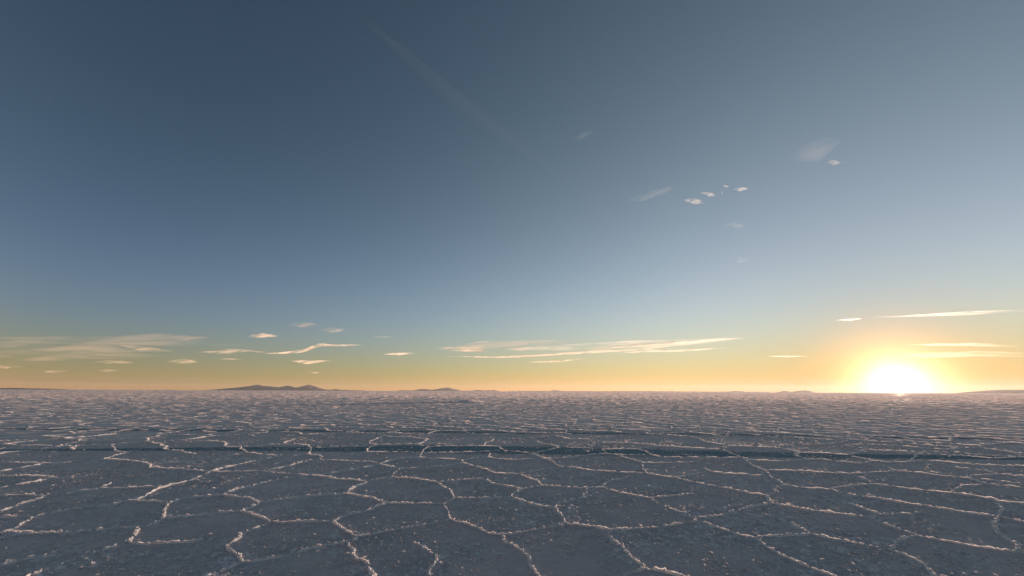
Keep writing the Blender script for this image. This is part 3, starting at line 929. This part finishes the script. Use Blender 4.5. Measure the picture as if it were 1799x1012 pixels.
def streak_geo(pts, th, depth, seed, alt):
    rs = random.Random(seed)
    pts = np.array(pts, float)
    if alt == CLOUD_ALT:                   # the thin tapering tips reach past what shows
        mid_ = pts[:, 0].min() * .5 + pts[:, 0].max() * .5; pts[:, 0] = mid_ + (pts[:, 0] - mid_) * 1.2
    P = []
    for X, Y in pts:
        d = ray(X, Y); t = (alt - CAMH) / d[2]; P.append((d[0] * t, d[1] * t, alt))
    D = np.mean([np.linalg.norm(p) for p in P])
    s = np.concatenate([[0], np.cumsum(np.hypot(*np.diff(pts, axis=0).T))]); tot = s[-1]
    # the streak lies across the sunlight: its axis crosses the sun's bearing
    dc = ray(pts[:, 0].mean(), pts[:, 1].mean()); C0 = dc / dc[2] * (alt - CAMH)
    va = math.atan2(dc[0], dc[1]); pa = SUN_AZ + math.pi / 2
    while pa - va > math.pi / 2: pa -= math.pi
    while pa - va < -math.pi / 2: pa += math.pi
    if abs(pa - va) < math.radians(35): pa = va + math.copysign(math.radians(35), pa - va)
    nrm2 = np.array([math.cos(pa), -math.sin(pa), 0.0])
    n = 40; t = np.linspace(0, tot, n)
    X = np.interp(t, s, pts[:, 0]); Y = np.interp(t, s, pts[:, 1])
    ker = np.array([1, 2, 3, 2, 1.]) / 9
    Y = np.concatenate([Y[:2], np.convolve(Y, ker, 'valid'), Y[-2:]])
    V = []; Fq = []; n0 = 0
    ns = max(3, min(7, int(th * 0.8)))
    for k in range(ns):
        a = rs.uniform(0, .35) if k else 0.0; b = rs.uniform(.6, 1) if k else 1.0
        tt = np.linspace(a, b, 24) * tot
        Xk = np.interp(tt, t, X); Yk = np.interp(tt, t, Y)
        offy = rs.uniform(-.38, .38) * th if k else 0; tilt = rs.uniform(-.25, .25) * th
        sc = (1.0 if k == 0 else rs.uniform(.3, .7)) * th
        u = np.linspace(-1, 1, 24)
        rad_ = (1 - np.abs(u) ** 1.7) ** 1.25 * (1 + .35 * noise(tt, tt * 0 + k, tot / 7, seed + k)) * sc * .5
        Yk = Yk + offy + tilt * u * .5 + 0.15 * th * noise(tt, tt * 0, tot / 5, seed + 9 + k)
        offd = rs.uniform(-.5, .5) * 2
        for i in range(24):
            d = ray(Xk[i], Yk[i]); base = d * (C0 @ nrm2) / (d @ nrm2)
            dist = np.linalg.norm(base); hd = np.array([d[0], d[1], 0]) / math.hypot(d[0], d[1])
            v_up = np.cross(np.cross(d, [0, 0, 1.0]), d); v_up /= np.linalg.norm(v_up)
            rv = max(rad_[i], 0.03) / F * dist * math.cos(math.atan((Xk[i] - 899.5) / F)); rd = rv * depth
            for j in range(10):
                an_ = j / 10 * 2 * math.pi
                V.append(np.array([0, 0, CAMH]) + base + v_up * rv * math.sin(an_) + hd * rd * (math.cos(an_) + offd / max(depth, 1) * .6))
        i = np.arange(23)[:, None] * 10; j = np.arange(10)[None, :]
        f = np.stack([i + j, i + (j + 1) % 10, i + 10 + (j + 1) % 10, i + 10 + j], -1).reshape(-1, 4) + n0
        Fq.append(f)
        Fq.append(np.array([[n0, n0 + 9, n0 + 8, n0 + 7], [n0, n0 + 7, n0 + 6, n0 + 5], [n0, n0 + 5, n0 + 4, n0 + 3], [n0, n0 + 3, n0 + 2, n0 + 1]]))
        e = n0 + 230
        Fq.append(np.array([[e, e + 1, e + 2, e + 3], [e, e + 3, e + 4, e + 5], [e, e + 5, e + 6, e + 7], [e, e + 7, e + 8, e + 9]]))
        n0 += 240
    thick = th / F * D * depth
    return np.array(V), np.concatenate(Fq), th / F * np.linalg.norm(C0), pa


def cloud(pts, th, op, g, label, parent=None, seed=0, depth=1.0, alt=CLOUD_ALT, name='cloud', cat='cloud', group=None):
    Vv, Ff, thick, pa = streak_geo(pts, th, depth, seed, alt)
    c = Vv.mean(0)
    if parent: c = np.array(parent.location)
    o = mesh('cloud_streak' if parent else name, Vv - c, Ff, cloud_mat(op * CLOUD_K / thick, g, thick, pa), parent)
    if not parent:
        o.location = c; o['label'] = label; o['category'] = cat
        if group: o['group'] = group
    return o


GL = 'small low clouds over the left horizon'
GH = 'wisps high in the clear sky'
GS = 'thin cloud bars near the sun'
main = bpy.data.objects.new('cloud', None); COL.objects.link(main)
d = ray(1000, 615); main.location = tuple(d / d[2] * CLOUD_ALT)
bpy.context.view_layer.update()
main['label'] = 'longest cloud, a bright tapering band above the middle of the horizon'; main['category'] = 'cloud'
for k, (p, th, op, g) in enumerate([
        ([(765, 613), (800, 612), (862, 614)], 5, 0.7, .1), ([(795, 616), (860, 616.5)], 4, 1.6, .1),
        ([(790, 610), (900, 607), (1010, 604)], 17, 0.8, .0),
        ([(808, 626), (850, 627), (895, 628), (950, 625), (1000, 621), (1100, 615), (1180, 610)], 3.6, 3.0, .2),
        ([(905, 616), (1000, 611), (1100, 607), (1200, 600), (1292, 592)], 13, 1.0, .3),
        ([(1060, 613), (1150, 607), (1220, 599), (1296, 592)], 4, 2.2, .3),
        ([(930, 636), (980, 635), (1022, 629)], 2.6, 2.2, .2),
        ([(1088, 621), (1150, 617), (1200, 616), (1275, 610)], 3.6, 1.6, .3)]):
    cloud(p, th, op, g, '', parent=main, seed=100 + k)
CL = [
    ([(437, 591), (460, 589.5), (487, 591)], 8, 2.0, 'small bright oval cloud, the brightest one left of the distant hills', GL),
    ([(508, 572), (535, 570), (560, 571)], 8, .6, 'faint grey wisp above and right of the small bright oval cloud', GL),
    ([(566, 580), (606, 580)], 9, .6, 'soft pale oval cloud, rightmost of the small high ones above the hills', GL),
    ([(470, 621), (510, 620), (535, 617), (548, 610), (562, 605), (580, 607), (627, 607)], 5, 2.6, 'kinked bright streak cloud stepping up above the distant hills', GL),
    ([(515, 634), (545, 636), (580, 633)], 5, 2.4, 'flat bright wedge cloud just under the kinked streak above the hills', GL),
    ([(543, 655), (565, 655)], 2, 1.4, 'tiny bright dash of cloud directly over the tallest distant hill', GL),
    ([(210, 605), (250, 613), (300, 618)], 7, 1.0, 'slanting cream streak cloud dropping to the right in the left haze', GL),
    ([(350, 619), (390, 618), (432, 618.5)], 5, 1.7, 'level cream streak cloud left of the kinked bright streak', GL),
    ([(385, 631), (430, 631)], 2.4, 1.2, 'hairline cloud under the level cream streak', GL),
    ([(295, 636), (322, 634), (347, 636)], 7, 1.4, 'short thick cream cloud low in the left sky', GL),
    ([(165, 637), (200, 636), (238, 637)], 6, .9, 'dull yellowish cloud bar low at the left, above a shorter bar', GL),
    ([(165, 651), (212, 651)], 4, .8, 'shorter yellowish cloud bar close over the left horizon', GL),
    ([(75, 653), (118, 653)], 5, .8, 'blurred peach cloud patch near the far left horizon', GL),
    ([(-20, 645), (40, 644)], 5, .8, 'peach cloud streak cut by the left edge of the view', GL),
    ([(395, 612), (430, 616), (472, 620)], 4, .9, 'thin slanting veil running into the kinked bright streak', GL),
    ([(300, 592), (370, 593)], 7, .45, 'faint bluish smear of cloud above the left cloud bank', GL),
    ([(-60, 598), (100, 603), (260, 600), (420, 608)], 24, .5, 'wide dull grey veil of cloud, upper layer of the left bank', GL),
    ([(-60, 627), (120, 622), (280, 627)], 20, .5, 'wide dull grey veil of cloud, lower layer of the left bank', GL),
    ([(675, 622), (705, 622), (732, 620.5)], 4, 2.0, 'lone small dash cloud between the two cloud groups over the hills', None),
    ([(655, 592), (692, 592)], 4, .35, 'barely visible dash of cloud above the lone small dash', None),
]
for k, (p, th, op, lb, gr) in enumerate(CL):
    cloud(p, th, op, 0.3, lb, seed=200 + 7 * k, group=gr)
CS = [
    ([(1470, 563), (1514, 560)], 3.4, 1.3, .5, 'short thin bar at the left end of the upper long cloud'),
    ([(1552, 558), (1620, 555), (1720, 549), (1860, 541)], 5, 1.2, .5, 'long rising cloud bar high above the sun glare'),
    ([(1600, 606), (1700, 605), (1788, 608)], 5, 1.0, .5, 'pale cloud bar just above and right of the sun'),
    ([(1570, 624), (1700, 622), (1860, 624)], 10, 1.0, .4, 'thickest cloud bar right of the sun, with a dull upper edge'),
    ([(1350, 626), (1425, 626)], 2.4, .6, .5, 'faint hairline cloud left of the sun glare')]
for k, (p, th, op, g, lb) in enumerate(CS):
    cloud(p, th, op, g, lb, seed=400 + 7 * k, group=GS)
CH = [
    ([(1201, 350), (1217, 353), (1238, 357)], 8, .7, 'bright white puff, lowest of the small high cluster', 1),
    ([(1230, 337), (1244, 341), (1258, 346)], 7, .7, 'bright white puff slanting down right, second of the high cluster', 1),
    ([(1288, 333), (1315, 332)], 6, .7, 'flat white wisp at the right end of the high cluster', 1),
    ([(1269, 325), (1281, 328)], 4, .7, 'tiny wisp at the top of the high cluster', 1),
    ([(1266, 335), (1270, 341)], 4, .4, 'tiny faint speck of cloud under the topmost wisp of the cluster', 1),
    ([(1104, 353), (1140, 345), (1182, 329)], 12, .10, 'faint slanting wisp left of the high white cluster', 1),
    ([(1453, 287), (1478, 285)], 7, .4, 'small pale spot of cloud under the broad faint veil', 1),
    ([(1385, 280), (1435, 268), (1475, 240)], 34, .10, 'broad faint veil high on the right', 1),
    ([(1268, 394), (1316, 399)], 8, .1, 'faint wisp below the high white cluster', 1),
    ([(1291, 457), (1317, 453)], 9, .1, 'faint small smudge halfway between high cluster and horizon', 1),
    ([(1000, 246), (1042, 234)], 10, .04, 'very faint smudge beside the contrail', 1)]
for k, (p, th, op, lb, _) in enumerate(CH):
    cloud(p, th, op, 0.3, lb, seed=500 + 7 * k, group=GH)
cloud([(600, 2), (720, 105), (840, 208), (940, 280), (1070, 372)], 24, .021, 0.1,
      'very faint old contrail running diagonally down the dark sky', seed=700, alt=2500, name='contrail', cat='contrail')

# ------------------------------------------------------------------ haze
B = 14500.0
Vb = np.array([(sx_, sy_, z_) for z_ in (-1.5, 190.0) for sy_ in (-B, B) for sx_ in (-B, B)])
Fb = np.array([(0, 2, 3, 1), (4, 5, 7, 6), (0, 1, 5, 4), (2, 6, 7, 3), (0, 4, 6, 2), (1, 3, 7, 5)])
mt, nt, out = material('pale_air')
v = nd(nt, 'ShaderNodeVolumePrincipled'); v.inputs['Color'].default_value = (0.93, 0.9, 0.9, 1)
v.inputs['Density'].default_value = 4e-5; v.inputs['Anisotropy'].default_value = 0.4
nt.links.new(v.outputs[0], out.inputs['Volume'])
o = mesh('haze', Vb, Fb, mt, smooth=False); o['kind'] = 'stuff'
